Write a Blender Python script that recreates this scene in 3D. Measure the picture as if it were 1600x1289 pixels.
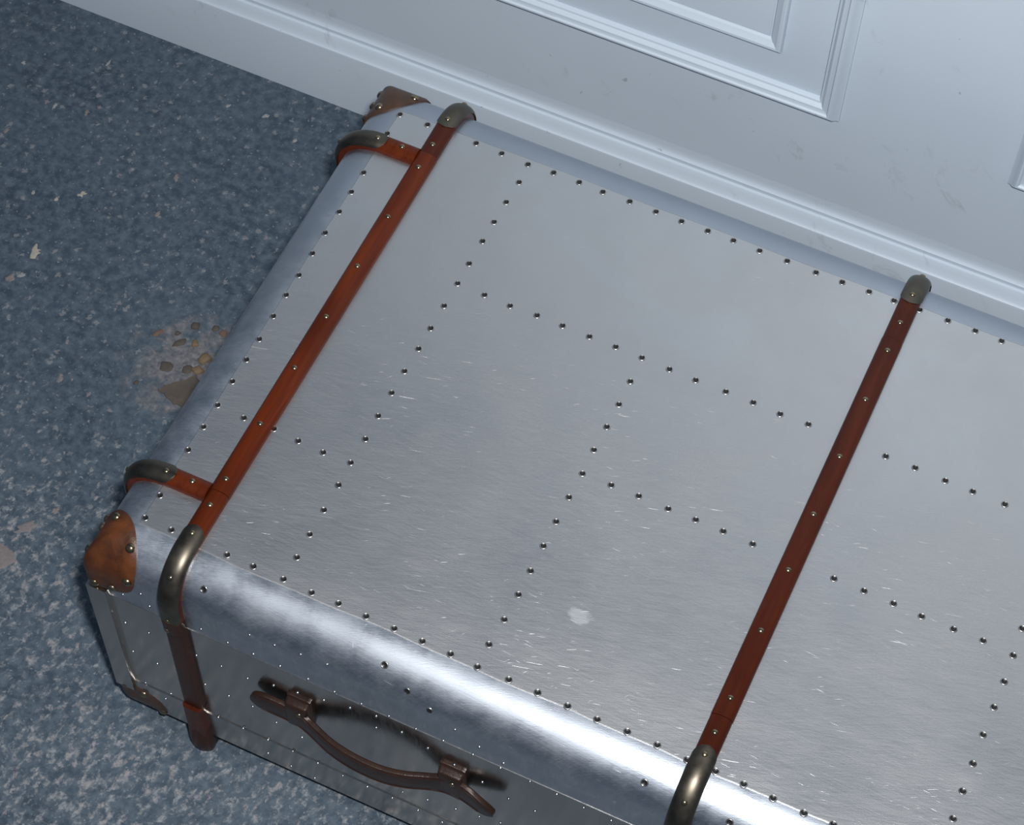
import bpy, bmesh, math, random
from mathutils import Vector, Matrix
from mathutils.bvhtree import BVHTree

# ---------------------------------------------------------------- clear
for o in list(bpy.data.objects):
    bpy.data.objects.remove(o, do_unlink=True)
scene = bpy.context.scene
COL = scene.collection
random.seed(7)

# ---------------------------------------------------------------- camera (solved from the screw grid)
CAM = Vector((0.66083, -0.64600, 1.93431))
RX = Vector((0.9064142746, 0.4220707995, 0.0164134998))      # image right
RY = Vector((0.3672409898, -0.7682762045, -0.5242954596))    # image down
RZ = Vector((-0.2086797025, 0.4812565986, -0.8513782168))    # view direction
FPX = 3495.807
cd = bpy.data.cameras.new('camera')
cam = bpy.data.objects.new('camera', cd)
COL.objects.link(cam)
m = Matrix((RX, -RY, -RZ)).transposed().to_4x4()
m.translation = CAM
cam.matrix_world = m
cd.sensor_fit = 'HORIZONTAL'
cd.sensor_width = 36.0
cd.lens = 36.0 * FPX / 1600.0
cd.clip_start = 0.05
scene.camera = cam

# ---------------------------------------------------------------- world, lights, exposure
world = bpy.data.worlds.new('world')
scene.world = world
world.use_nodes = True
bg = world.node_tree.nodes['Background']
bg.inputs['Color'].default_value = (0.60, 0.76, 1.0, 1)
bg.inputs['Strength'].default_value = 0.17

# the photographer's flash, on the camera's hot shoe
fl = bpy.data.lights.new('camera_flash', 'SPOT')
fl.energy = 165.0
fl.color = (1.0, 0.985, 0.97)
fl.shadow_soft_size = 0.035
fl.spot_size = math.radians(98)
fl.spot_blend = 0.9
flash = bpy.data.objects.new('camera_flash', fl)
COL.objects.link(flash)
flash.location = CAM + RX * 0.06 - RY * 0.09
aim = Vector((0.42, 0.22, 0.2))
flash.rotation_euler = (aim - flash.location).to_track_quat('-Z', 'Y').to_euler()

vs = scene.view_settings
vs.view_transform = 'Standard'
vs.look = 'None'
vs.exposure = 0.0
vs.gamma = 1.0
vs.use_curve_mapping = False

# ---------------------------------------------------------------- dimensions (metres)
L, D, T = 1.066, 0.5555, 0.3206        # trunk length, depth, top height
ZB = 0.018                              # underside of the trunk
RT = 0.036                              # rounding of the top edges
RB = 0.010
YW = 0.7257                             # face of the skirting board
YP = YW + 0.016                         # face of the wall above it


def ray(u, v):
    return RX * ((u - 800.0) / FPX) + RY * ((v - 644.5) / FPX) + RZ


def onz(u, v, z):
    d = ray(u, v)
    return CAM + d * ((z - CAM.z) / d.z)


def ony(u, v, y):
    d = ray(u, v)
    return CAM + d * ((y - CAM.y) / d.y)


# ---------------------------------------------------------------- node helpers
class NT:
    def __init__(self, name):
        self.m = bpy.data.materials.new(name)
        self.m.use_nodes = True
        self.t = self.m.node_tree
        self.b = self.t.nodes['Principled BSDF']
        self.co = None

    def n(self, typ, **kw):
        nd = self.t.nodes.new(typ)
        for k, v in kw.items():
            setattr(nd, k, v)
        return nd

    def link(self, a, b):
        self.t.links.new(a, b)

    def coord(self, scale=(1, 1, 1), rot=(0, 0, 0), loc=(0, 0, 0)):
        if self.co is None:
            g = self.n('ShaderNodeNewGeometry')
            self.co = g.outputs['Position']
        src = self.co
        if any(rot):                      # turn first, then stretch
            mr_ = self.n('ShaderNodeMapping')
            mr_.inputs['Rotation'].default_value = rot
            self.link(src, mr_.inputs['Vector'])
            src = mr_.outputs['Vector']
        mp = self.n('ShaderNodeMapping')
        mp.inputs['Scale'].default_value = scale
        mp.inputs['Location'].default_value = loc
        self.link(src, mp.inputs['Vector'])
        return mp.outputs['Vector']

    def noise(self, vec, scale, detail=4, rough=0.55, dist=0.0):
        nd = self.n('ShaderNodeTexNoise')
        nd.inputs['Scale'].default_value = scale
        nd.inputs['Detail'].default_value = detail
        nd.inputs['Roughness'].default_value = rough
        nd.inputs['Distortion'].default_value = dist
        self.link(vec, nd.inputs['Vector'])
        return nd.outputs['Fac']

    def voro(self, vec, scale, feature='F1', out='Distance'):
        nd = self.n('ShaderNodeTexVoronoi', feature=feature)
        nd.inputs['Scale'].default_value = scale
        self.link(vec, nd.inputs['Vector'])
        return nd.outputs[out]

    def mr(self, fac, a, b, c=0.0, d=1.0, smooth=False):
        nd = self.n('ShaderNodeMapRange')
        if smooth:
            nd.interpolation_type = 'SMOOTHSTEP'
        for k, v in zip(('From Min', 'From Max', 'To Min', 'To Max'), (a, b, c, d)):
            nd.inputs[k].default_value = v
        self.link(fac, nd.inputs['Value'])
        return nd.outputs['Result']

    def math(self, op, a, b=None):
        nd = self.n('ShaderNodeMath', operation=op)
        for i, x in enumerate((a, b)):
            if x is None:
                continue
            if isinstance(x, (int, float)):
                nd.inputs[i].default_value = x
            else:
                self.link(x, nd.inputs[i])
        return nd.outputs[0]

    def mix(self, fac, a, b):
        nd = self.n('ShaderNodeMix', data_type='RGBA')
        for key, x in ((0, fac), (6, a), (7, b)):
            if isinstance(x, (int, float)):
                nd.inputs[key].default_value = x
            elif isinstance(x, tuple):
                nd.inputs[key].default_value = (*x, 1)
            else:
                self.link(x, nd.inputs[key])
        return nd.outputs[2]

    def sep(self):
        if self.co is None:
            self.coord()
        nd = self.n('ShaderNodeSeparateXYZ')
        self.link(self.co, nd.inputs[0])
        return nd.outputs

    def bump(self, h, strength, dist, prev=None):
        nd = self.n('ShaderNodeBump')
        nd.inputs['Strength'].default_value = strength
        nd.inputs['Distance'].default_value = dist
        self.link(h, nd.inputs['Height'])
        if prev is not None:
            self.link(prev, nd.inputs['Normal'])
        return nd.outputs['Normal']

    def set(self, **kw):
        names = dict(color='Base Color', rough='Roughness', metal='Metallic', normal='Normal',
                     spec='Specular IOR Level', coat='Coat Weight', coatr='Coat Roughness',
                     aniso='Anisotropic', arot='Anisotropic Rotation')
        for k, v in kw.items():
            s = self.b.inputs[names[k]]
            if isinstance(v, tuple):
                s.default_value = (*v, 1)
            elif isinstance(v, (int, float)):
                s.default_value = v
            else:
                self.link(v, s)
        return self.m


# ---------------------------------------------------------------- materials
def mat_floor():
    t = NT('blue_painted_concrete')
    P = t.coord()
    xyz = t.sep()
    # wear grows away from the wall
    worn = t.mr(xyz[1], 0.66, -0.05, 0.0, 1.0, True)
    big = t.noise(P, 5.0, 3)
    worn2 = t.math('ADD', worn, t.mr(big, 0.35, 0.65, -0.35, 0.35))
    base = t.mix(t.mr(t.noise(P, 9, 4), 0.35, 0.65), (0.036, 0.056, 0.080), (0.056, 0.084, 0.114))
    base = t.mix(t.mr(t.noise(P, 95, 5, 0.65), 0.40, 0.70), base, (0.105, 0.138, 0.170))
    # worn flecks where paint has rubbed off the texture
    sv = t.coord((1.0, 0.72, 1.0), (0, 0, math.radians(18)))
    st = t.noise(sv, 112, 6, 0.70, 0.25)
    thr = t.math('MULTIPLY', worn2, 0.105)
    stm = t.mr(t.math('ADD', st, thr), 0.63, 0.76)
    stm = t.math('MULTIPLY', stm, t.mr(t.noise(P, 300, 3, 0.6), 0.34, 0.58, 0.45, 1.0))
    # pale rims, slightly darker hearts
    c = t.mix(t.math('MULTIPLY', stm, 0.92), base, t.mix(t.mr(t.noise(P, 30, 2), 0.4, 0.6), (0.33, 0.31, 0.315), (0.29, 0.31, 0.325)))
    heart = t.mr(t.math('ADD', st, thr), 0.75, 0.82)
    c = t.mix(t.math('MULTIPLY', heart, 0.45), c, (0.20, 0.20, 0.215))
    # fine grey flecks
    fl_ = t.noise(P, 230, 2, 0.5, 0.3)
    c = t.mix(t.math('MULTIPLY', t.mr(fl_, 0.655, 0.73), 0.5), c, (0.34, 0.36, 0.385))
    # round chips, only some cells
    vd = t.voro(P, 105)
    vc = t.n('ShaderNodeTexVoronoi')
    vc.inputs['Scale'].default_value = 105
    t.link(P, vc.inputs['Vector'])
    sc = t.n('ShaderNodeSeparateColor')
    t.link(vc.outputs['Color'], sc.inputs[0])
    few = t.mr(sc.outputs[0], 0.80, 0.83)
    vd2 = t.math('ADD', vd, t.mr(t.noise(P, 330, 2), 0.3, 0.7, -0.22, 0.22))
    dot = t.math('MULTIPLY', few, t.mr(vd2, 0.34, 0.20))
    c = t.mix(t.math('MULTIPLY', dot, 0.38), c, (0.34, 0.33, 0.335))
    # dark pits
    pit = t.mr(t.noise(t.coord((1, 1, 1), (0, 0, 0), (3, 1, 0)), 80, 2), 0.27, 0.23)
    c = t.mix(t.math('MULTIPLY', pit, 0.6), c, (0.03, 0.035, 0.045))
    # bare concrete patch beside the trunk
    px, py = t.math('SUBTRACT', xyz[0], -0.135), t.math('SUBTRACT', xyz[1], 0.352)
    dx = t.math('DIVIDE', px, 0.058)
    dy = t.math('DIVIDE', py, 0.058)
    rr = t.math('SQRT', t.math('ADD', t.math('MULTIPLY', dx, dx), t.math('MULTIPLY', dy, dy)))
    rr = t.math('ADD', rr, t.mr(t.noise(P, 45, 5, 0.65), 0.25, 0.75, -0.75, 0.75))
    patch = t.mr(rr, 1.15, 0.60)
    pc = t.mix(t.mr(t.noise(P, 150, 5, 0.65), 0.35, 0.65), (0.085, 0.085, 0.095), (0.24, 0.225, 0.225))
    c = t.mix(t.math('MULTIPLY', patch, 0.75), c, pc)
    h1 = t.bump(st, 0.30, 0.003)
    h2 = t.bump(t.noise(P, 260, 3), 0.25, 0.0015, h1)
    return t.set(color=c, rough=t.mr(st, 0.4, 0.7, 0.50, 0.75), spec=0.28, normal=h2)


def mat_wall(name='pale_blue_grey_paint', tint=(0.555, 0.635, 0.715)):
    t = NT(name)
    P = t.coord()
    base = t.mix(t.mr(t.noise(P, 3.0, 3), 0.3, 0.7), tint, tuple(x * 0.94 for x in tint))
    # faint scuffs and dirt
    s1 = t.mr(t.noise(t.coord((1, 1, 0.5), (0, 0.5, 0)), 26, 4, 0.7, 1.0), 0.62, 0.74)
    s2 = t.mr(t.noise(P, 4.0, 2), 0.42, 0.6)
    c = t.mix(t.math('MULTIPLY', t.math('MULTIPLY', s1, s2), 0.42), base, (0.30, 0.31, 0.34))
    fine = t.mr(t.noise(P, 85, 2, 0.5, 0.6), 0.745, 0.77)
    c = t.mix(t.math('MULTIPLY', fine, 0.5), c, (0.22, 0.24, 0.27))
    nb = t.bump(t.noise(P, 330, 3), 0.10, 0.001)
    return t.set(color=c, rough=0.48, spec=0.35, normal=nb)


def mat_alu(name, rough=0.36, patchy=0.0, tint=(0.64, 0.64, 0.645), scr=1.0, grain=0.10, dents=0.30, smudges=()):
    t = NT(name)
    P = t.coord()
    cloud = t.noise(P, 6.0, 5, 0.6, 0.6)
    cloud2 = t.noise(P, 24.0, 4, 0.6)
    where = t.mr(t.noise(P, 9.0, 4, 0.65), 0.44, 0.70, 0.15, 1.0)
    extra = None
    for (cx_, cy_, rx_, ry_) in smudges:
        xyz = t.sep()
        dx = t.math('DIVIDE', t.math('SUBTRACT', xyz[0], cx_), rx_)
        dy = t.math('DIVIDE', t.math('SUBTRACT', xyz[1], cy_), ry_)
        rr = t.math('SQRT', t.math('ADD', t.math('MULTIPLY', dx, dx), t.math('MULTIPLY', dy, dy)))
        rr = t.math('ADD', rr, t.mr(t.noise(P, 60, 3), 0.3, 0.7, -0.4, 0.4))
        mk = t.mr(rr, 1.05, 0.7)
        extra = mk if extra is None else t.math('MAXIMUM', extra, mk)
    # hairline scratches lying in several directions, as if wiped and scuffed over the years
    marks, brush = None, None
    for i, (ang, ln, wd, th) in enumerate(((-27, 62, 1500, .745), (-14, 40, 1300, .755), (4, 50, 1400, .750), (-50, 80, 1200, .775), (60, 70, 1200, .785))):
        v = t.coord((ln, wd, ln), (0, 0, math.radians(ang)), (1.7 * i, 2.9 * i, 0.6 * i))
        nz = t.noise(v, 1.0, 1.5, 0.5)
        mk = t.mr(nz, th, th + .07)
        marks = mk if marks is None else t.math('MAXIMUM', marks, mk)
        if i < 3:
            g = t.noise(t.coord((ln * .5, wd * 1.3, ln), (0, 0, math.radians(ang)), (4.0 * i, 0, 0)), 1.0, 2, 0.6)
            brush = g if brush is None else t.math('ADD', brush, g)
    marks = t.math('MULTIPLY', t.math('MULTIPLY', marks, where), scr)
    c = t.mix(t.mr(cloud, 0.3, 0.7), tuple(x * f for x, f in zip(tint, (.93, .915, .895))), tint)
    c = t.mix(t.math('MULTIPLY', t.mr(cloud2, 0.5, 0.75), 0.35), c, tuple(x * 0.90 for x in tint))
    c = t.mix(t.math('MULTIPLY', marks, 0.4), c, (0.90, 0.91, 0.93))
    r = t.math('ADD', t.mr(cloud, 0.25, 0.75, rough + 0.05, rough - 0.05), t.mr(brush, 1.2, 1.8, -0.04, 0.04))
    r = t.math('ADD', r, t.math('MULTIPLY', marks, 0.15))
    if patchy:
        r = t.math('ADD', r, t.mr(t.noise(P, 38.0, 5, 0.7), 0.3, 0.7, -patchy, patchy))
    if extra is not None:
        c = t.mix(t.math('MULTIPLY', extra, 0.3), c, (0.74, 0.77, 0.80))
        r = t.math('ADD', r, t.math('MULTIPLY', extra, 0.10))
    h0 = t.bump(t.noise(P, 8.0, 2, 0.45), dents, 0.006)
    h1 = t.bump(brush, grain, 0.0003, h0)
    h2 = t.bump(marks, 0.35, 0.0004, h1)
    return t.set(color=c, metal=1.0, rough=r, normal=h2)


def mat_wood(name, c1, c2, rough=0.28):
    t = NT(name)
    P = t.coord()
    g = t.noise(t.coord((140, 10, 140)), 1.0, 4, 0.6, 0.5)
    cl = t.noise(P, 9.0, 3)
    c = t.mix(t.mr(g, 0.3, 0.7), c1, c2)
    c = t.mix(t.math('MULTIPLY', t.mr(cl, 0.45, 0.7), 0.5), c, tuple(x * 0.45 for x in c1))
    nb = t.bump(g, 0.08, 0.0008)
    return t.set(color=c, rough=rough, spec=0.22, normal=nb)


def mat_leather(name, c1, c2, rough=0.42):
    t = NT(name)
    P = t.coord()
    cl = t.noise(P, 38.0, 4, 0.6, 0.4)
    gr = t.voro(P, 900)
    c = t.mix(t.mr(cl, 0.35, 0.68), c1, c2)
    n1 = t.bump(gr, 0.12, 0.0006)
    n2 = t.bump(cl, 0.35, 0.003, n1)
    return t.set(color=c, rough=rough, spec=0.35, normal=n2)


def mat_metal(name, c1, c2, rough):
    t = NT(name)
    P = t.coord()
    cl = t.noise(P, 60.0, 4, 0.6)
    c = t.mix(t.mr(cl, 0.35, 0.7), c1, c2)
    return t.set(color=c, metal=1.0, rough=t.mr(cl, 0.3, 0.7, rough - 0.06, rough + 0.08))


def mat_plain(name, col, rough=0.6, metal=0.0):
    t = NT(name)
    P = t.coord()
    c = t.mix(t.mr(t.noise(P, 300.0, 3), 0.3, 0.7), tuple(x * 0.8 for x in col), col)
    return t.set(color=c, rough=rough, metal=metal)


M_FLOOR = mat_floor()
M_WALL = mat_wall()
M_TOP = mat_alu('brushed_aluminium_top', rough=0.40, grain=0.17, smudges=((0.3945, 0.1155, .010, .008),))
M_EDGE = mat_alu('brushed_aluminium_edge', rough=0.47, patchy=0.10, tint=(0.48, 0.525, 0.59), scr=1.3, grain=0.2, dents=0.6)  # blue cast reflected from the room is put into the tint
M_FRONT = mat_alu('aluminium_front', rough=0.18, tint=(0.52, 0.50, 0.475), scr=0.1, grain=0.02, dents=0.15)
M_SLAT = mat_wood('red_brown_slat', (0.068, 0.0105, 0.0025), (0.118, 0.0205, 0.0045))
M_SLAT2 = mat_wood('deep_brown_slat', (0.042, 0.0078, 0.0030), (0.070, 0.0130, 0.0045), 0.30)
M_SLATD = mat_wood('dark_brown_slat', (0.030, 0.0095, 0.0055), (0.048, 0.015, 0.008), 0.36)
M_CLIP = mat_metal('aged_brass', (0.115, 0.100, 0.080), (0.165, 0.145, 0.115), 0.40)
M_STUD = mat_metal('brass_stud', (0.26, 0.21, 0.13), (0.34, 0.28, 0.18), 0.24)
M_LEATH = mat_leather('tan_leather', (0.050, 0.0155, 0.006), (0.135, 0.042, 0.013))
M_LEATHB = mat_leather('weathered_leather', (0.050, 0.027, 0.017), (0.085, 0.046, 0.029))
M_HANDLE = mat_leather('dark_brown_leather', (0.019, 0.0092, 0.0070), (0.032, 0.015, 0.0095), 0.34)
M_SCREW = mat_metal('steel_screw', (0.50, 0.49, 0.47), (0.62, 0.61, 0.59), 0.30)
M_RIVET = mat_metal('bright_rivet', (0.55, 0.55, 0.55), (0.66, 0.66, 0.66), 0.20)
M_DARK = mat_plain('dark_recess', (0.014, 0.013, 0.013), 0.40)
M_BASE = mat_plain('black_underside', (0.012, 0.012, 0.013), 0.7)
M_STONE = [mat_plain('tan_stone', (0.17, 0.120, 0.068), 0.7), mat_plain('brown_stone', (0.080, 0.066, 0.054), 0.75),
           mat_plain('rust_stone', (0.15, 0.095, 0.070), 0.75), mat_leather('bare_aggregate', (0.070, 0.062, 0.056), (0.125, 0.098, 0.072), 0.8)]
M_CHIP = [mat_plain('cream_concrete', (0.38, 0.35, 0.30), 0.8), mat_plain('pale_concrete', (0.28, 0.29, 0.30), 0.8),
          mat_plain('pinkish_concrete', (0.20, 0.18, 0.178), 0.8)]


# ---------------------------------------------------------------- object helpers
def mesh(name, verts, faces, mat, smooth=True, mats=None):
    me = bpy.data.meshes.new(name)
    me.from_pydata([tuple(v) for v in verts], [], faces)
    bm = bmesh.new()
    bm.from_mesh(me)
    bmesh.ops.recalc_face_normals(bm, faces=bm.faces)
    bm.to_mesh(me)
    bm.free()
    for x in (mats or [mat]):
        me.materials.append(x)
    if smooth:
        for p in me.polygons:
            p.use_smooth = True
    me.update()
    return me


def obj(name, me, parent=None, loc=None, mtx=None, autos=None):
    o = bpy.data.objects.new(name, me)
    COL.objects.link(o)
    if parent is not None:
        o.parent = parent
    if mtx is not None:
        o.matrix_local = mtx
    elif loc is not None:
        o.location = loc
    if autos and me is not None:
        sharp(me, autos)
    return o


def sharp(me, ang=35):
    bm = bmesh.new()
    bm.from_mesh(me)
    lim = math.radians(ang)
    for e in bm.edges:
        if len(e.link_faces) == 2 and e.calc_face_angle(0) > lim:
            e.smooth = False
    bm.to_mesh(me)
    bm.free()


def frame(pos, n, up=Vector((0, 0, 1))):
    n = n.normalized()
    a = Vector((1, 0, 0)) if abs(n.x) < 0.9 else Vector((0, 1, 0))
    x = (a - n * a.dot(n)).normalized()
    y = n.cross(x)
    mt = Matrix((x, y, n)).transposed().to_4x4()
    mt.translation = pos
    return mt


def box_mesh(name, x0, x1, y0, y1, z0, z1, mat, bev=0.0, seg=2):
    bm = bmesh.new()
    bmesh.ops.create_cube(bm, size=1)
    for v in bm.verts:
        v.co = Vector((x0 + (v.co.x + .5) * (x1 - x0), y0 + (v.co.y + .5) * (y1 - y0), z0 + (v.co.z + .5) * (z1 - z0)))
    if bev:
        bmesh.ops.bevel(bm, geom=bm.edges[:], offset=bev, segments=seg, profile=0.5, affect='EDGES')
    me = bpy.data.meshes.new(name)
    bm.to_mesh(me)
    bm.free()
    me.materials.append(mat)
    return me


def sweep(name, frames, prof, mat, closed_prof=True, caps=True, smooth=True, ang=40):
    """frames: (pos, lateral, normal, lateral_scale, normal_scale); prof: (a along lateral, b along normal)."""
    vs_, fs = [], []
    n = len(prof)
    for (p, la, no, sa, sb) in frames:
        for a, b in prof:
            vs_.append(p + la * (a * sa) + no * (b * sb))
    k = len(frames)
    for i in range(k - 1):
        for j in range(n if closed_prof else n - 1):
            j2 = (j + 1) % n
            fs.append((i * n + j, i * n + j2, (i + 1) * n + j2, (i + 1) * n + j))
    if caps and closed_prof:
        fs.append(tuple(range(n))[::-1])
        fs.append(tuple((k - 1) * n + j for j in range(n)))
    me = mesh(name, vs_, fs, mat, smooth)
    sharp(me, ang)
    return me


def tag(o, label, cat, kind=None, group=None):
    o['label'] = label
    o['category'] = cat
    if kind:
        o['kind'] = kind
    if group:
        o['group'] = group


# ---------------------------------------------------------------- floor
floor = obj('floor', box_mesh('floor', -3.2, 4.2, -3.4, YP + 0.1, -0.05, 0.0, M_FLOOR))
tag(floor, 'rough blue painted concrete floor, worn and speckled', 'floor', 'structure')


def blob_mesh(name, r, hgt, mat, seed, n=9, ell=1.0, lo=.65):
    rnd = random.Random(seed)
    ring = [(math.cos(2 * math.pi * i / n) * r * rnd.uniform(lo, 1.2),
             math.sin(2 * math.pi * i / n) * r * ell * rnd.uniform(lo, 1.2)) for i in range(n)]
    vs_ = [(x, y, -0.0005) for x, y in ring] + [(x * .9, y * .9, hgt * .55) for x, y in ring] + \
          [(x * .55, y * .55, hgt * rnd.uniform(.85, 1.05)) for x, y in ring] + [(0, 0, hgt)]
    fs = []
    for i in range(n):
        j = (i + 1) % n
        fs += [(i, j, n + j, n + i), (n + i, n + j, 2 * n + j, 2 * n + i), (2 * n + i, 2 * n + j, 3 * n)]
    return mesh(name, vs_, fs, mat, True)


# stones laid bare in the broken patch beside the trunk: (u, v, radius, height, material, stretch)
for i, (u, v, r, h, mi, el) in enumerate([
        (309, 579, .0075, .0030, 0, .8), (321, 561, .0078, .0034, 0, .9), (305, 510, .0060, .0026, 1, .9),
        (305, 537, .0050, .0026, 0, 1.0), (281, 535, .0085, .0016, 1, .6), (246, 520, .0085, .0014, 2, .45),
        (258, 573, .0080, .0012, 1, .9), (292, 577, .0080, .0014, 1, .7), (213, 598, .0035, .0014, 1, 1.0),
        (338, 513, .0055, .0016, 1, .8), (349, 521, .0050, .0014, 2, .9), (278, 521, .0035, .0020, 1, .8)]):
    p = onz(u, v, 0)
    o = obj('stone', blob_mesh('stone', r, h, M_STONE[mi], 40 + i, 9, el), floor, p)
    o.rotation_euler.z = 0.5 + 0.3 * (i % 3)
# the large flat wedge of bare aggregate against the trunk
wedge = [(245, 607), (262, 600), (286, 594), (308, 585), (314, 600), (283, 637), (272, 632), (256, 620)]
wr = random.Random(5)
wedge = [(a[0] + (b[0] - a[0]) * k / 4 + wr.uniform(-1.8, 1.8), a[1] + (b[1] - a[1]) * k / 4 + wr.uniform(-1.8, 1.8))
         for a, b in zip(wedge, wedge[1:] + wedge[:1]) for k in range(4)]
wp = [onz(u, v, 0) for u, v in wedge]
cx = sum(wp, Vector()) / len(wp)
vs_ = [p + Vector((0, 0, -.0005)) for p in wp] + [cx + (p - cx) * .93 + Vector((0, 0, .0011)) for p in wp]
n = len(wp)
fs = [(i, (i + 1) % n, n + (i + 1) % n, n + i) for i in range(n)] + [tuple(range(n, 2 * n))]
obj('stone', mesh('stone', vs_, fs, M_STONE[3], False), floor)
# pale chips where the paint has come away
for i, (u, v, r, mi, el) in enumerate([
        (128, 303, .0055, 0, .8), (88, 311, .0032, 0, .8), (52, 301, .0040, 1, .5), (54, 393, .0100, 0, .75),
        (34, 430, .0060, 1, .6), (15, 434, .0075, 2, .8), (86, 165, .0058, 1, .5), (135, 176, .0060, 2, .45),
        (357, 165, .0045, 1, .5), (10, 204, .0052, 2, .6), (37, 98, .0035, 1, .8), (0, 872, .0190, 2, .9),
        (43, 823, .0150, 2, .45), (86, 798, .0060, 2, .6), (169, 99, .0055, 1, .35), (275, 278, .0055, 2, .6),
        (415, 182, .0055, 1, .6), (461, 220, .0040, 1, .7), (246, 334, .0050, 2, .6), (95, 590, .0075, 2, .4)]):
    p = onz(u, v, 0)
    if p.y > YW - 0.02:
        continue
    o = obj('paint_chip', blob_mesh('paint_chip', r, .0006, M_CHIP[mi], 90 + i, 17, el, .42), floor, p)
    o.rotation_euler.z = 0.9 + 0.35 * (i % 4)

# ---------------------------------------------------------------- panelled wall
wall = obj('wall_back', box_mesh('wall_back', -3.2, 4.2, YP, YP + 0.10, 0.0, 2.7, M_WALL))
tag(wall, 'pale blue-grey painted panelled wall behind the trunk', 'wall', 'structure')


def extrude_x(name, prof, x0, x1, mat, ang=25):
    fr = [(Vector((x, 0, 0)), Vector((0, 1, 0)), Vector((0, 0, 1)), 1, 1) for x in (x0, x1)]
    return sweep(name, fr, prof, mat, ang=ang)


def arc(cx_, cz_, r, a0, a1, n_):
    return [(cx_ + r * math.cos(math.radians(a0 + (a1 - a0) * i / n_)),
             cz_ + r * math.sin(math.radians(a0 + (a1 - a0) * i / n_))) for i in range(n_ + 1)]


bp = [(YP, 0), (YW, 0), (YW, .0885), (YW + .0006, .0905), (YW + .002, .0915)]
# cove rising from the front lip, quirk line, then a small ovolo against the wall
bp += [(YW + .0030, .0930), (YW + .0045, .0960), (YW + .0060, .0995), (YW + .0074, .1030), (YW + .0086, .1050)]
bp += [(YW + .0114, .1056), (YW + .0117, .1100), (YW + .0134, .1116), (YW + .0147, .1142), (YW + .0155, .1185), (YP, .1260)]
base = obj('baseboard_back', extrude_x('baseboard_back', bp, -3.2, 4.2, M_WALL))
tag(base, 'tall pale blue-grey skirting board with a coved top edge', 'baseboard', 'structure')

# moulding profiles: (distance in from the outer edge, height off the wall)
PO = [(0, 0), (0, .0030), (.0020, .0042), (.0055, .0095), (.0085, .0118), (.0105, .0118), (.0118, .0098), (.0135, .0092),
      (.0165, .0090), (.0185, .0070), (.0195, .0050), (.0215, .0045), (.0228, .0020), (.0232, 0)]
PI_ = [(0, 0), (0, .0030), (.0012, .0055), (.0030, .0065), (.0055, .0062), (.0085, .0040), (.0110, .0030), (.0128, .0010), (.0132, 0)]


def mould_frame(x0, x1, z0, z1, prof, name):
    """four mitred lengths"""
    corners = [(x0, z0, 1, 1), (x1, z0, -1, 1), (x1, z1, -1, -1), (x0, z1, 1, -1)]
    for i in range(4):
        a, b = corners[i], corners[(i + 1) % 4]
        vs_ = []
        for (cx_, cz_, sx, sz) in (a, b):
            vs_ += [(cx_ + sx * w, YP - h - (0.0 if h else -.0005), cz_ + sz * w) for w, h in prof]
        n_ = len(prof)
        fs = [(j, j + 1, n_ + j + 1, n_ + j) for j in range(n_ - 1)]
        fs += [tuple(range(n_)), tuple(range(n_, 2 * n_))]
        me = mesh(name, vs_, fs, M_WALL)
        sharp(me, 28)
        obj(name, me, wall)


XR, ZR = 0.3935, 0.2515          # lower right corner of the panel over the trunk
GAP, PW = 0.1708, 0.640
for k in range(-4, 6):
    x1 = XR + k * (GAP + PW)
    x0 = x1 - PW
    if x0 < -3.1 or x1 > 4.1:
        continue
    mould_frame(x0, x1, ZR, 1.30, PO, 'panel_moulding')
    mould_frame(x0 + .0675, x1 - .0675, ZR + .0670, 1.30 - .067, PI_, 'inner_moulding')
    obj('panel', box_mesh('panel', x0 + .082, x1 - .082, YP - .0012, YP + .001, ZR + .082, 1.30 - .082, M_WALL), wall)
    mould_frame(x0, x1, 1.46, 2.45, PO, 'panel_moulding')

# ---------------------------------------------------------------- trunk
trunk = obj('trunk', None)
tag(trunk, 'riveted aluminium trunk with brown wooden slats and leather corners on blue floor', 'trunk')


def loop_rect(inset, z, rc=0.003, ns=3):
    x0, x1, y0, y1 = inset, L - inset, inset, D - inset
    pts = []
    for (cx_, cy_, a0) in ((x1 - rc, y1 - rc, 0), (x0 + rc, y1 - rc, 90), (x0 + rc, y0 + rc, 180), (x1 - rc, y0 + rc, 270)):
        for i in range(ns + 1):
            a = math.radians(a0 + 90 * i / ns)
            pts.append(Vector((cx_ + rc * math.cos(a), cy_ + rc * math.sin(a), z)))
    return pts


def loft(loops, cap0, cap1):
    vs_, fs = [], []
    n_ = len(loops[0])
    for lp in loops:
        vs_ += lp
    for i in range(len(loops) - 1):
        for j in range(n_):
            j2 = (j + 1) % n_
            fs.append((i * n_ + j, i * n_ + j2, (i + 1) * n_ + j2, (i + 1) * n_ + j))
    if cap0:
        fs.append(tuple(range(n_))[::-1])
    if cap1:
        fs.append(tuple((len(loops) - 1) * n_ + j for j in range(n_)))
    return vs_, fs


loops = []
for i in range(5):
    a = math.radians(90 * i / 4)
    loops.append(loop_rect(RB * (1 - math.sin(a)), ZB + RB * (1 - math.cos(a))))
NR = 16
for i in range(NR + 1):
    a = math.radians(90 * i / NR)
    loops.append(loop_rect(RT * (1 - math.cos(a)), T - RT + RT * math.sin(a)))
vs_, fs = loft(loops, True, True)
body_me = mesh('body', vs_, fs, M_EDGE)
sharp(body_me, 50)
body = obj('body', body_me, trunk)
body['label'] = 'polished aluminium shell with rounded edges'
bm = bmesh.new()
bm.from_mesh(body_me)
BVH = BVHTree.FromBMesh(bm)
bm.free()


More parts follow.
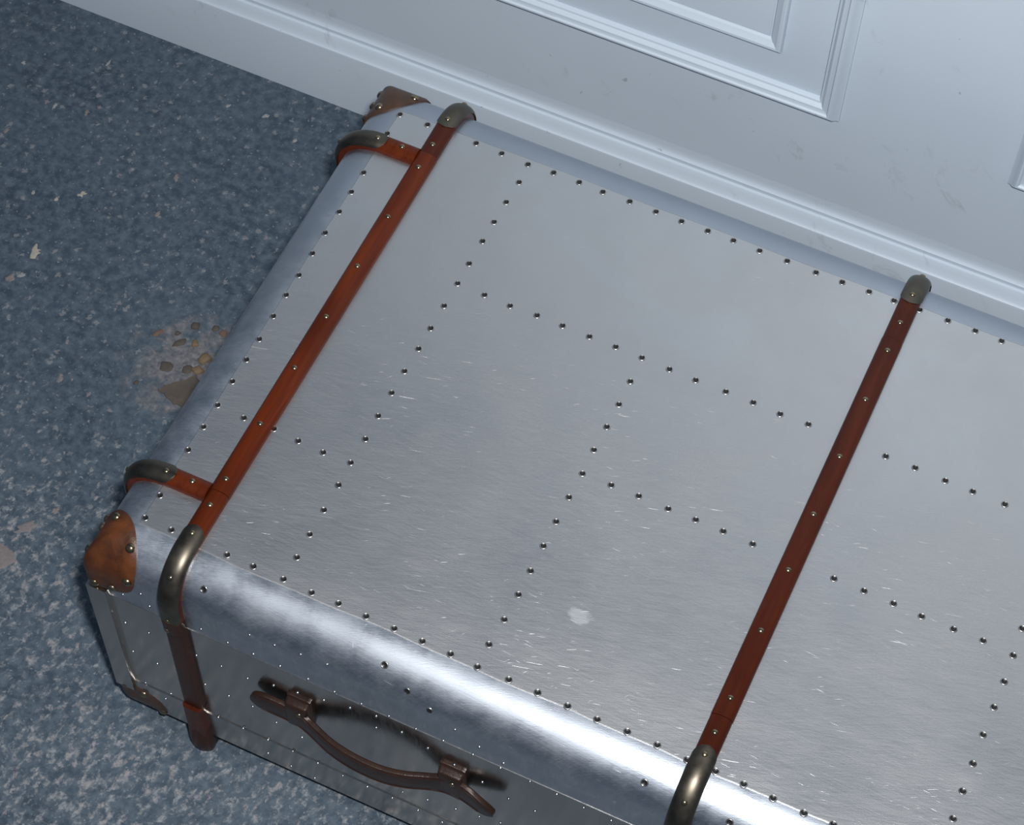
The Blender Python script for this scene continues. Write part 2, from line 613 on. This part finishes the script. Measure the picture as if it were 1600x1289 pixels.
# sheet laid over the top, its edge a little wavy along the front lip
def top_sheet():
    x0, x1, y0, y1, h = 0.0345, L - 0.0345, 0.0372, D - 0.0372, 0.0009
    rnd = random.Random(3)
    pts = []
    nx, ny = 60, 30
    for i in range(nx):
        x = x0 + (x1 - x0) * i / nx
        pts.append((x, y0 + .0006 * math.sin(x * 31) + .0004 * math.sin(x * 77 + 1) - (.0008 if x > .42 else 0)))
    for i in range(ny):
        y = y0 + (y1 - y0) * i / ny
        pts.append((x1, y))
    for i in range(nx):
        x = x1 - (x1 - x0) * i / nx
        pts.append((x, y1 + .0004 * math.sin(x * 40)))
    for i in range(ny):
        y = y1 - (y1 - y0) * i / ny
        pts.append((x0 + .0003 * math.sin(y * 50), y))
    n_ = len(pts)
    c_ = Vector(((x0 + x1) / 2, (y0 + y1) / 2, 0))
    def ins(p, d):
        return (min(max(p[0], x0 + d), x1 - d), min(max(p[1], y0 + d - .001), y1 - d))
    lo = [Vector((p[0], p[1], T - .0012)) for p in pts]
    m1 = [Vector((p[0], p[1], T + h * .45)) for p in pts]
    m2 = [Vector((p[0] + (c_.x - p[0]) * .0012, p[1] + (c_.y - p[1]) * .003, T + h)) for p in pts]
    vs2, fs2 = loft([lo, m1, m2], False, True)
    return mesh('top_sheet', vs2, fs2, M_TOP)


ts = top_sheet()
sharp(ts, 25)
o = obj('top_sheet', ts, trunk)
o['label'] = 'scratched brushed aluminium top sheet with rows of screws'
TS = T + 0.0009

# sheets on the front face
o = obj('front_sheet', box_mesh('front_sheet', 0.010, L - .010, -.0006, .001, .074, .2460, M_FRONT, .0002, 1), trunk)
o = obj('lower_strip', box_mesh('lower_strip', 0.006, L - .006, -.0016, .001, .0285, .0770, M_FRONT, .0003, 1), trunk)
# corner angles
for sx in (0, 1):
    for sy in (0, 1):
        x0, x1 = (-.0022, .0165) if sx == 0 else (L - .0165, L + .0022)
        y0, y1 = (-.0046, .0165) if sy == 0 else (D - .0165, D + .0036)
        vs2 = []
        if sy == 0:
            poly = [(x0, y0), (x1, y0), (x1 + (.0016 if sx == 0 else 0), .001), (x0, .001)] if sx == 0 else \
                   [(x0, y0), (x1, y0), (x1, .001), (x0 - .0016, .001)]
        else:
            poly = [(x0, D - .001), (x1, D - .001), (x1, y1), (x0, y1)]
        vs2 = [(a, b, z) for z in (.060, .2560) for a, b in poly]
        obj('corner_angle', mesh('corner_angle', vs2, [(0, 1, 5, 4), (1, 2, 6, 5), (2, 3, 7, 6), (3, 0, 4, 7), (0, 1, 2, 3), (4, 5, 6, 7)],
                                 M_FRONT, False), trunk)


# ---------------------------------------------------------------- screws and rivets
def screw_mesh():
    n_ = 14
    rings = [(.0034, -.0002), (.0031, .0004), (.0027, .0006), (.0024, .0005), (.0020, .0001)]
    vs2, fs2 = [], []
    for r, z in rings:
        vs2 += [(r * math.cos(2 * math.pi * i / n_), r * math.sin(2 * math.pi * i / n_), z) for i in range(n_)]
    for k in range(len(rings) - 1):
        for i in range(n_):
            j = (i + 1) % n_
            fs2.append((k * n_ + i, k * n_ + j, (k + 1) * n_ + j, (k + 1) * n_ + i))
    fs2.append(tuple((len(rings) - 1) * n_ + i for i in range(n_)))
    me = mesh('screw', vs2, fs2, M_SCREW, True, [M_SCREW, M_DARK])
    for p in me.polygons:
        if p.center.xy.length < .00235 and p.center.z < .0005:
            p.material_index = 1
    return me


def dome_mesh(name, r, h, mat, n_=12, rings=4):
    vs2, fs2 = [], []
    for k in range(rings):
        a = math.radians(90 * k / rings)
        vs2 += [(r * math.cos(a) * math.cos(2 * math.pi * i / n_), r * math.cos(a) * math.sin(2 * math.pi * i / n_),
                 h * math.sin(a)) for i in range(n_)]
    vs2.append((0, 0, h))
    for k in range(rings - 1):
        for i in range(n_):
            j = (i + 1) % n_
            fs2.append((k * n_ + i, k * n_ + j, (k + 1) * n_ + j, (k + 1) * n_ + i))
    for i in range(n_):
        fs2.append(((rings - 1) * n_ + i, (rings - 1) * n_ + (i + 1) % n_, rings * n_))
    return mesh(name, vs2, fs2, mat)


SCREW = screw_mesh()
RIVET = dome_mesh('rivet', .0015, .0013, M_RIVET, 10, 4)
STUD = dome_mesh('stud', .0027, .0017, M_STUD)
BIGSTUD = dome_mesh('big_stud', .0043, .0030, M_STUD)

TOP_PX = [
    # left end column
    (625, 179), (605, 209), (568, 270), (549, 300), (530, 331), (508, 364), (488, 396), (467, 430), (447, 461), (427, 494),
    (405, 530), (385, 562), (363, 596), (340, 633), (318, 667), (294, 703), (250, 774), (227, 809),
    # back row
    (668, 195), (744, 224), (784, 240), (825, 257), (865, 270), (905, 285), (942, 300), (984, 315), (1025, 331), (1065, 346),
    (1106, 361), (1146, 376), (1187, 392), (1230, 408), (1275, 426), (1316, 441), (1358, 456), (1397, 470), (1437, 484),
    (1481, 501), (1524, 517), (1565, 533), (1608, 549),
    # column from the back row down to the front
    (811, 285), (791, 316), (772, 347), (754, 377), (733, 412), (715, 443), (694, 478), (673, 513), (654, 545), (632, 580),
    (612, 614), (591, 650), (571, 686), (548, 723), (529, 758), (506, 797), (484, 835), (464, 871),
    # row across the middle
    (757, 461), (797, 478), (839, 493), (879, 509), (921, 526), (962, 542), (1003, 559), (1046, 577), (1087, 594), (1134, 612),
    (1177, 629), (1219, 647), (1263, 663), (1384, 713), (1430, 731), (1477, 751), (1520, 768), (1570, 788), (1615, 806),
    # second column
    (985, 596), (967, 632), (948, 667), (928, 703), (910, 740), (889, 777), (869, 815), (849, 853), (829, 892), (810, 929),
    (788, 968), (764, 1007),
    # lower row
    (955, 758), (998, 775), (1044, 795), (1087, 812), (1130, 830), (1176, 850), (1303, 904), (1350, 923), (1396, 943),
    (1440, 963), (1490, 983), (1536, 1001), (1583, 1024),
    # right column
    (1597, 982), (1569, 1065), (1553, 1105), (1536, 1148), (1520, 1193), (1504, 1236), (1489, 1279), (1473, 1322),
    # short row at the left
    (381, 653), (428, 670), (466, 689), (505, 707),
    # front row
    (268, 828), (355, 867), (396, 885), (443, 905), (487, 926), (529, 943), (572, 963), (616, 982), (660, 1002), (704, 1022),
    (746, 1042), (795, 1062), (840, 1082), (887, 1103), (933, 1124), (980, 1143), (1027, 1164), (1074, 1187), (1118, 1205),
    (1162, 1225), (1208, 1247), (1256, 1270), (1302, 1288), (1348, 1309)]
rnd = random.Random(11)
for u, v in TOP_PX:
    p = onz(u, v, TS)
    o = obj('screw', SCREW, trunk, p)
    o.rotation_euler.z = rnd.uniform(0, 6.28)
# the edge rows go on along the rest of the lid
for i in range(12):
    for y in (0.0412, 0.5143):
        o = obj('screw', SCREW, trunk, Vector((0.690 + i * 0.0254, y, TS)))
for i in range(19):
    obj('screw', SCREW, trunk, Vector((L - 0.0366, 0.058 + i * 0.0248, TS)))

# screws in the rounded front edge and on the front face: cast along the view ray on to the shell
EDGE_PX = [(318.5, 921), (601, 1039), (636, 1080), (671, 1110), (1007, 1223), (1140, 1285)]
FRONT_PX = [
    (192, 929), (219.5, 928), (233.5, 947.5), (196, 973), (232.5, 989), (208, 1018), (246, 1037), (227.5, 1067), (267, 1084),
    (259, 1092), (314, 983), (355.5, 1004), (396, 1022), (437.5, 1041), (481.5, 1061), (522.5, 1081), (564.5, 1100),
    (607.5, 1119), (650, 1139), (692.5, 1157.5), (739, 1179), (782, 1200), (828, 1221),
    (390, 992), (429, 1008), (469.5, 1022.5), (511, 1038), (711, 1140), (749, 1167), (786.5, 1192.5),
    (307, 1024), (346, 1041), (387, 1060), (427.5, 1071), (465, 1082.5), (506, 1094), (547, 1106), (588, 1119), (588, 1137),
    (628, 1144), (668.5, 1169), (710, 1195), (753.5, 1222), (794.5, 1248), (836, 1267.5),
    (320.5, 1069.5), (357.5, 1087.5), (395, 1104), (432, 1129), (472, 1152), (511.5, 1178), (629, 1238), (668, 1250), (712, 1264),
    (749, 1276), (341, 1121), (380, 1138), (418.5, 1156), (457.5, 1174), (496.5, 1192.5), (535.5, 1212), (574, 1229.5),
    (613, 1247), (653, 1266.5), (691, 1285), (419, 1177), (455, 1197), (492, 1216), (782, 1286), (870, 1241), (912, 1262), (955, 1282)]


def cast(u, v):
    d = ray(u, v).normalized()
    hit = BVH.ray_cast(CAM, d)
    return hit[0], hit[1]


for u, v in EDGE_PX:
    p, nrm = cast(u, v)
    obj('screw', SCREW, trunk, mtx=frame(p, nrm))
for u, v in FRONT_PX:
    p, nrm = cast(u, v)
    if p is None or nrm.y > -0.2:
        p = ony(u, v, 0)
        nrm = Vector((0, -1, 0))
    if .0285 < p.z < .077:
        p = ony(u, v, -.0016)
    elif .077 <= p.z < .246:
        p = ony(u, v, -.0006)
    obj('rivet', RIVET, trunk, mtx=frame(p, nrm))


# ---------------------------------------------------------------- slats, straps and clips
def d_prof(w, t_, b0=0.0):
    """half-round slat section"""
    pts = [(-w / 2, b0), (-w / 2, b0 + t_ * .45)]
    for i in range(1, 8):
        a = math.pi - math.pi * i / 8
        pts.append((w / 2 * math.cos(a), b0 + t_ * .45 + t_ * .55 * math.sin(a)))
    pts += [(w / 2, b0 + t_ * .45), (w / 2, b0)]
    return pts


def clip_mesh(fr, w, t_, th):
    """thin metal cap over the crown of the half-round slat, with round ends (frame[3] holds the half-width factor)"""
    vs2, fs2 = [], []
    m_ = 12
    for (p, la, no, k_, _) in fr:
        sp = math.asin(min(1.0, k_ * math.sin(math.radians(80))))
        angs = [math.pi / 2 + sp - 2 * sp * i / m_ for i in range(m_ + 1)]
        ring = [((w / 2 + th) * math.cos(a), t_ * .45 + (t_ * .55 + th) * math.sin(a)) for a in angs]
        ring += [((w / 2 - .0004) * math.cos(a), t_ * .42 + t_ * .54 * math.sin(a)) for a in reversed(angs)]
        vs2 += [p + la * a + no * b_ for a, b_ in ring]
    n_ = 2 * (m_ + 1)
    for i in range(len(fr) - 1):
        for j in range(n_):
            j2 = (j + 1) % n_
            fs2.append((i * n_ + j, i * n_ + j2, (i + 1) * n_ + j2, (i + 1) * n_ + j))
    fs2 += [tuple(range(n_)), tuple((len(fr) - 1) * n_ + j for j in range(n_))]
    me = mesh('brass_clip', vs2, fs2, M_CLIP)
    sharp(me, 60)
    return me


def edge_path(side, const, u_top, z_low, ds=.004, lift=0.0, r_out=RT):
    """points from the top (distance u_top in from the face) round the edge and down to z_low"""
    raw = []
    k = max(1, int((u_top - r_out) / ds))
    for i in range(k):
        raw.append((u_top + (r_out - u_top) * i / k, T, 0.0, 1.0))
    for i in range(19):
        a = math.radians(90 * i / 18)
        raw.append((r_out - r_out * math.sin(a), T - r_out + r_out * math.cos(a), -math.sin(a), math.cos(a)))
    k = max(1, int((T - r_out - z_low) / (ds * 2)))
    if T - r_out > z_low:
        for i in range(1, k + 1):
            raw.append((0, T - r_out + (z_low - T + r_out) * i / k, -1.0, 0.0))
    out = []
    for u, z, nu, nz in raw:
        if side == 'front':
            p, nn, la = Vector((const, u, z)), Vector((0, nu, nz)), Vector((1, 0, 0))
        elif side == 'back':
            p, nn, la = Vector((const, D - u, z)), Vector((0, -nu, nz)), Vector((1, 0, 0))
        elif side == 'left':
            p, nn, la = Vector((u, const, z)), Vector((nu, 0, nz)), Vector((0, 1, 0))
        else:
            p, nn, la = Vector((L - u, const, z)), Vector((-nu, 0, nz)), Vector((0, 1, 0))
        out.append([p + nn * lift, la, nn, 1.0, 1.0])
    return out


def round_ends(fr, w, first=True, last=True):
    """make the ends of a clip round: narrow the last stretch like a half circle"""
    def run(idx):
        acc, prev = 0.0, fr[idx[0]][0]
        for i in idx:
            acc += (fr[i][0] - prev).length
            prev = fr[i][0]
            if acc >= w / 2:
                break
            x = 1 - acc / (w / 2)
            fr[i][3] = max(.12, math.sqrt(max(0, 1 - x * x)))
    if first:
        run(list(range(len(fr))))
    if last:
        run(list(range(len(fr) - 1, -1, -1)))
    return fr


SW, ST = 0.0182, 0.0100


def at_path(fr, s):
    acc = 0.0
    for a, b in zip(fr[:-1], fr[1:]):
        d = (b[0] - a[0]).length
        if acc + d >= s:
            f_ = (s - acc) / d
            return a[0].lerp(b[0], f_), a[2].lerp(b[2], f_).normalized()
        acc += d
    return fr[-1][0], fr[-1][2]


def add_stud(parent, pos, nrm, me=None):
    return obj('stud', me or STUD, parent, mtx=frame(pos, nrm))


def bend(side, const, u_top, z_low, joint_dark, clip_u, clip_z, studs_u=(), clip_s=(), mat=M_SLAT, w=SW):
    fr = edge_path(side, const, u_top, z_low)
    b = obj('slat_bend', sweep('slat_bend', fr, d_prof(w, ST), mat), trunk)
    for u in studs_u:
        if side == 'front':
            p = Vector((const, u, T + ST))
        elif side == 'back':
            p = Vector((const, D - u, T + ST))
        elif side == 'left':
            p = Vector((u, const, T + ST))
        else:
            p = Vector((L - u, const, T + ST))
        add_stud(b, p - Vector((0, 0, .0003)), Vector((0, 0, 1)))
    cf = round_ends(edge_path(side, const, clip_u, clip_z, ds=.0012), w)
    c = obj('brass_clip', clip_mesh(cf, w, ST, .0011), trunk)
    tot = sum((q[0] - p[0]).length for p, q in zip(cf[:-1], cf[1:]))
    for s in clip_s:
        p, nn = at_path(cf, s if s >= 0 else tot + s)
        add_stud(c, p + nn * (ST + .0008), nn)
    return b


for xs, det in ((0.0818, 'L'), (0.5325, 'M'), (L - 0.0818, 'R')):
    jf, jb = (.0880, .4780) if det != 'M' else (.0800, .4705)
    # main slat between the two joints, a touch lower than the bends it meets
    fr = [(Vector((xs, jf + (jb - jf) * i / 8, T)), Vector((1, 0, 0)), Vector((0, 0, 1)), 1.03, 1.03) for i in range(9)]
    s = obj('slat', sweep('slat', fr, d_prof(SW, ST), M_SLAT2 if det == 'M' else M_SLAT), trunk)
    s['label'] = 'glossy red-brown half-round slat'
    for y in ([.4600, .3985, .3388, .2796, .2213, .1597, .1005] if det != 'M' else [.4567, .4016, .3395, .2786, .2215, .1614, .0967]):
        add_stud(s, Vector((xs, y, T + ST * 1.03 - .0003)), Vector((0, 0, 1)))
    bend('front', xs, jf - .0004, .2480, True, .052, .2600, (.0735,) if det != 'M' else (.0647,), (.0080, .0420, -.0100), mat=M_SLAT2 if det == 'M' else M_SLAT)
    bend('back', xs, D - jb - .0004, .2480, True, .044, .2700, (D - .4890,), (.0090, .0400, -.0080), mat=M_SLAT2)
    for sd in ('front', 'back'):
        yf = -1 if sd == 'front' else 1
        y_at = (lambda d: -d) if sd == 'front' else (lambda d: D + d)
        # dark collar under the clip, thin lower slat, foot block and foot clip
        la, nn = Vector((1, 0, 0)), Vector((0, yf, 0))
        base_y = 0.0 if sd == 'front' else D
        def col(z0, z1, w0, w1, t0, t1, nm, mt, prof=None, k=5):
            fr2 = []
            for i in range(k + 1):
                f_ = i / k
                fr2.append((Vector((xs, base_y, z0 + (z1 - z0) * f_)), la, nn, w0 + (w1 - w0) * f_, t0 + (t1 - t0) * f_))
            return obj(nm, sweep(nm, fr2, prof or d_prof(SW, 1.0), mt), trunk)
        flat = [(-SW / 2, 0), (-SW / 2, .72), (-SW / 2 + .0018, .95), (-SW / 4, 1.0), (SW / 4, 1.0), (SW / 2 - .0018, .95), (SW / 2, .72), (SW / 2, 0)]
        cl = col(.2430, .2640, 1.10, 1.06, .0108, .0118, 'collar', M_SLATD)
        add_stud(cl, Vector((xs - .003, base_y + yf * .0105, .2500)), nn, STUD)
        col(.0900, .2440, 1.05, 1.05, .0068, .0068, 'lower_slat', M_SLATD, flat)
        fb = col(.0300, .0920, 1.05, 1.05, .0105, .0105, 'foot_block', M_SLAT2, flat)
        # brass foot wrapping under the lower edge
        fr3 = []
        for z, d, sc_ in ((.0480, .0106, 1.08), (.0380, .0118, 1.20), (.0200, .0132, 1.24), (.0060, .0120, 1.20), (.0, .0095, 1.1)):
            fr3.append((Vector((xs, base_y, z)), la, nn, sc_, d))
        obj('foot_clip', sweep('foot_clip', fr3, d_prof(SW, 1.0, 0.0), M_SLATD), trunk)
        # bearer under the trunk that the foot clip wraps on to
    obj('bearer', box_mesh('bearer', xs - .010, xs + .010, .0, D, 0.0, ZB + .002, M_BASE, .001, 1), trunk)

# short straps from the end slats over the ends of the trunk
for side in ('left', 'right'):
    for yc in (0.0858, 0.4737):
        fr = edge_path(side, yc, .0735, .2300)
        b = obj('strap', sweep('strap', fr, d_prof(SW * .95, ST), M_SLAT), trunk)
        for u in (.058,):
            x = u if side == 'left' else L - u
            add_stud(b, Vector((x, yc + .001, T + ST - .0003)), Vector((0, 0, 1)))
        cf = round_ends(edge_path(side, yc, .0430, .2700, ds=.0012), SW)
        c = obj('brass_clip', clip_mesh(cf, SW * .95, ST, .0011), trunk)
        tot = sum((q[0] - p[0]).length for p, q in zip(cf[:-1], cf[1:]))
        for s_ in (.0085, .048, tot - .008):
            p, nn = at_path(cf, s_)
            add_stud(c, p + nn * (ST + .0008), nn)
        fr = []
        xx = 0.0 if side == 'left' else L
        nn = Vector((-1 if side == 'left' else 1, 0, 0))
        for z in (.0, .1, .2, .235):
            fr.append((Vector((xx, yc, z)), Vector((0, 1, 0)), nn, 1.0, 1.0))
        obj('lower_slat', sweep('lower_slat', fr, d_prof(SW, .007), M_SLATD), trunk)


# ---------------------------------------------------------------- leather corners
def leather_corner(fx, fy, fz, mat, seed):
    """patch draped over a corner; built for the front-left-top corner and mirrored"""
    c0 = Vector((.040, .040, T - .040))
    # boundary of the patch, as points near the shell, going round the corner
    top = [(.0020, .0470, T - .012), (.0080, .0465, T - .004), (.0160, .0440, T), (.0250, .0395, T), (.0330, .0330, T),
           (.0395, .0240, T - .001), (.0450, .0140, T - .007), (.0475, .0060, T - .016), (.0475, 0, T - .026)]
    frt = [(.0460, 0, T - .036), (.0430, 0, T - .046), (.0360, 0, T - .054), (.0250, 0, T - .0600), (.0120, 0, T - .0635), (.0, 0, T - .065)]
    lef = [(0, .0120, T - .0635), (0, .0250, T - .0600), (0, .0360, T - .054), (0, .0430, T - .046), (0, .0460, T - .034), (0, .0470, T - .022)]
    ring = [Vector(p) for p in top + frt + lef]
    # refine the ring
    nn_ = len(ring)
    fine = []
    for i in range(nn_):
        a, b, c, d = ring[i - 1], ring[i], ring[(i + 1) % nn_], ring[(i + 2) % nn_]
        for k in range(2):
            t_ = k / 2
            fine.append(0.5 * ((2 * b) + (c - a) * t_ + (2 * a - 5 * b + 4 * c - d) * t_ ** 2 + (3 * b - a - 3 * c + d) * t_ ** 3))
    ax = Vector((-1, -1, 1)).normalized()
    rings = 10
    n_ = len(fine)
    pts, nrms = [], []

    def hit(dr):
        h = BVH.ray_cast(c0, dr.normalized())
        return h[0], h[1]
    pole = hit(ax)[0]
    grid = []
    for k in range(1, rings + 1):
        f_ = k / rings
        row = []
        for q in fine:
            dr = ax.lerp((q - c0).normalized(), f_)
            row.append(hit(dr)[0])
        grid.append(row)
    # relax so the leather bridges the hard vertical edge softly
    for it in range(6):
        new = []
        for k in range(rings - 1):
            row = []
            for j in range(n_):
                inner = pole if k == 0 else grid[k - 1][j]
                avg = (inner + grid[k + 1][j] + grid[k][j - 1] + grid[k][(j + 1) % n_]) / 4
                row.append(grid[k][j].lerp(avg, .5))
            new.append(row)
        pole = pole.lerp(sum(grid[0], Vector()) / n_, .5)
        grid[:rings - 1] = new
    # offset outwards from the shell by the leather's thickness
    th = .0030
    def offs(p, k):
        h = BVH.find_nearest(p)
        s = h[0]
        dr = (p - c0).normalized()
        dirn = (h[1] * .6 + dr * .4).normalized()
        d_ = max(0, (p - s).dot(h[1]))
        lift = th if k < rings else th * .55
        return s + dirn * (max(d_, 0) + lift)
    vs2 = [offs(pole, 0)]
    for k in range(rings):
        vs2 += [offs(p, k + 1) for p in grid[k]]
    # turned-under rim
    vs2 += [BVH.find_nearest(p)[0] - (p - c0).normalized() * .0008 for p in grid[-1]]
    fs2 = [(0, 1 + j, 1 + (j + 1) % n_) for j in range(n_)]
    for k in range(rings):
        for j in range(n_):
            j2 = (j + 1) % n_
            fs2.append((1 + k * n_ + j, 1 + k * n_ + j2, 1 + (k + 1) * n_ + j2, 1 + (k + 1) * n_ + j))

    def mir(p):
        return Vector((L - p.x if fx else p.x, D - p.y if fy else p.y, (ZB - .018 + T - p.z + .003) if fz else p.z))
    me = mesh('leather_corner', [mir(Vector(v)) for v in vs2], fs2, mat)
    sharp(me, 60)
    o = obj('leather_corner', me, trunk)
    # studs set in from the rim
    bmx = bmesh.new()
    bmx.from_mesh(me)
    bv = BVHTree.FromBMesh(bmx)
    bmx.free()
    for p in ([(.0075, .0375, T), (.0385, .0135, T), (.0415, 0, T - .030), (.0245, 0, T - .0525), (.0065, 0, T - .0575), (0, .030, T - .0475), (0, .041, T - .026), (0, .010, T - .026), (.001, .030, T - .018)]):
        p = mir(Vector(p))
        h = bv.find_nearest(p)
        cen = mir(c0)
        nr = h[1]
        if nr.dot(h[0] - cen) < 0:
            nr = -nr
        add_stud(o, h[0] - nr * .0004, nr, BIGSTUD)
    return o


for fx in (0, 1):
    for fy in (0, 1):
        for fz in (0, 1):
            leather_corner(fx, fy, fz, M_LEATHB if fz or fy else M_LEATH, fx + 2 * fy + 4 * fz)

# ---------------------------------------------------------------- carrying handle on the front
handle = obj('handle', None, trunk, Vector((.265, 0, .1765)))
handle['label'] = 'dark brown leather carrying handle with two keeper loops'
HX = .265


def hlocal(x, d, z=0.0):
    return Vector((x - HX, -d, z))


ctrl = [(.1505, .0078, .005), (.158, .0078, .005), (.172, .0072, .004), (.186, .0070, .003), (.199, .0080, .002), (.212, .0120, .001),
        (.230, .0180, .0), (.248, .0215, .0), (.266, .0228, .0), (.284, .0220, .0), (.302, .0185, .001), (.318, .0130, .002),
        (.332, .0090, .003), (.346, .0080, .003), (.358, .0100, .003), (.370, .0125, .001), (.3815, .0135, .000)]


def cr(pts, per=5):
    out = []
    P = [Vector(p) for p in pts]
    for i in range(len(P) - 1):
        a, b, c, d = P[max(i - 1, 0)], P[i], P[i + 1], P[min(i + 2, len(P) - 1)]
        for k in range(per):
            t_ = k / per
            out.append(0.5 * ((2 * b) + (c - a) * t_ + (2 * a - 5 * b + 4 * c - d) * t_ ** 2 + (3 * b - a - 3 * c + d) * t_ ** 3))
    out.append(P[-1])
    return out


cp = cr(ctrl)
HWID = .0300
strap_prof = []
w_, t_ = HWID / 2, .0026
for (sa, sb, a0) in ((1, 1, 0), (-1, 1, 90), (-1, -1, 180), (1, -1, 270)):
    for i in range(4):
        a = math.radians(a0 + 90 * i / 3)
        strap_prof.append((sa * (w_ - .0014) + .0014 * math.cos(a), sb * (t_ - .0014) + .0014 * math.sin(a)))
fr = []
for i, q in enumerate(cp):
    a, b = cp[max(i - 1, 0)], cp[min(i + 1, len(cp) - 1)]
    tg = Vector((b.x - a.x, -(b.y - a.y), 0)).normalized()
    no = Vector((tg.y, -tg.x, 0))
    if no.y > 0:
        no = -no
    dist = min(q.x - cp[0].x, cp[-1].x - q.x)
    sc_ = 1.0
    # tapered, rounded tongues at both ends; slimmer grip between
    Lr = .018 if q.x < HX else .032
    if dist < Lr:
        x_ = 1 - dist / Lr
        sc_ = max(.22, math.sqrt(max(0, 1 - x_ ** 2.2)))
    elif .205 < q.x < .325:
        sc_ = .93
    fr.append((hlocal(q.x, q.y, q.z), Vector((0, 0, 1)), no, sc_, 1.0))
hs = obj('grip_strap', sweep('grip_strap', fr, strap_prof, M_HANDLE, ang=60), handle)
# stitched edge line along the strap
for side_ in (1, -1):
    fr2 = [(p + la * (side_ * (w_ - .0026) * sa) + no * (t_ + .0001), la, no, 1, 1) for (p, la, no, sa, sb) in fr[6:-6]]
    obj('stitching', sweep('stitching', fr2, [(-.0004, -.0002), (-.0004, .0003), (.0004, .0003), (.0004, -.0002)], M_SLATD), hs)


def keeper(x0, x1, zc, d_out):
    """leather loop over the strap, flanged against the trunk above and below"""
    hw = .0212
    # section in (z, d): lower foot, up the front of the loop, upper foot
    sec = [(-hw - .0110, .0002), (-hw - .0120, .0036), (-hw - .0030, .0052), (-hw - .0004, d_out - .0020), (-hw + .0030, d_out),
           (0, d_out + .0008), (hw - .0040, d_out), (hw - .0010, d_out - .0030), (hw + .0012, .0040), (hw + .0030, .0028), (hw + .0030, .0002)]
    dense = cr([(a, b, 0) for a, b in sec], 3)
    vs2, fs2 = [], []
    xs_ = [(x0, .55), (x0 + .0012, .92), (x0 + .003, 1.0), ((x0 + x1) / 2, .97), (x1 - .003, 1.0), (x1 - .0012, .92), (x1, .55)]
    n_ = len(dense)
    for x, s_ in xs_:
        for q in dense:
            vs2.append(hlocal(x, q.y * s_ if q.y > .004 else q.y, zc + q.x * (0.985 if s_ < .9 else 1)))
    for i in range(len(xs_) - 1):
        for j in range(n_):
            j2 = (j + 1) % n_
            fs2.append((i * n_ + j, i * n_ + j2, (i + 1) * n_ + j2, (i + 1) * n_ + j))
    fs2 += [tuple(range(n_)), tuple((len(xs_) - 1) * n_ + j for j in range(n_))]
    me = mesh('keeper_loop', vs2, fs2, M_HANDLE)
    sharp(me, 55)
    k = obj('keeper_loop', me, handle)
    add_stud(k, hlocal((x0 + x1) / 2 + .0035, d_out + .0004, zc + .0090), Vector((0, -1, 0)), STUD)
    return k


keeper(.1840, .2060, .0075, .0104)
keeper(.3270, .3500, .0070, .0110)
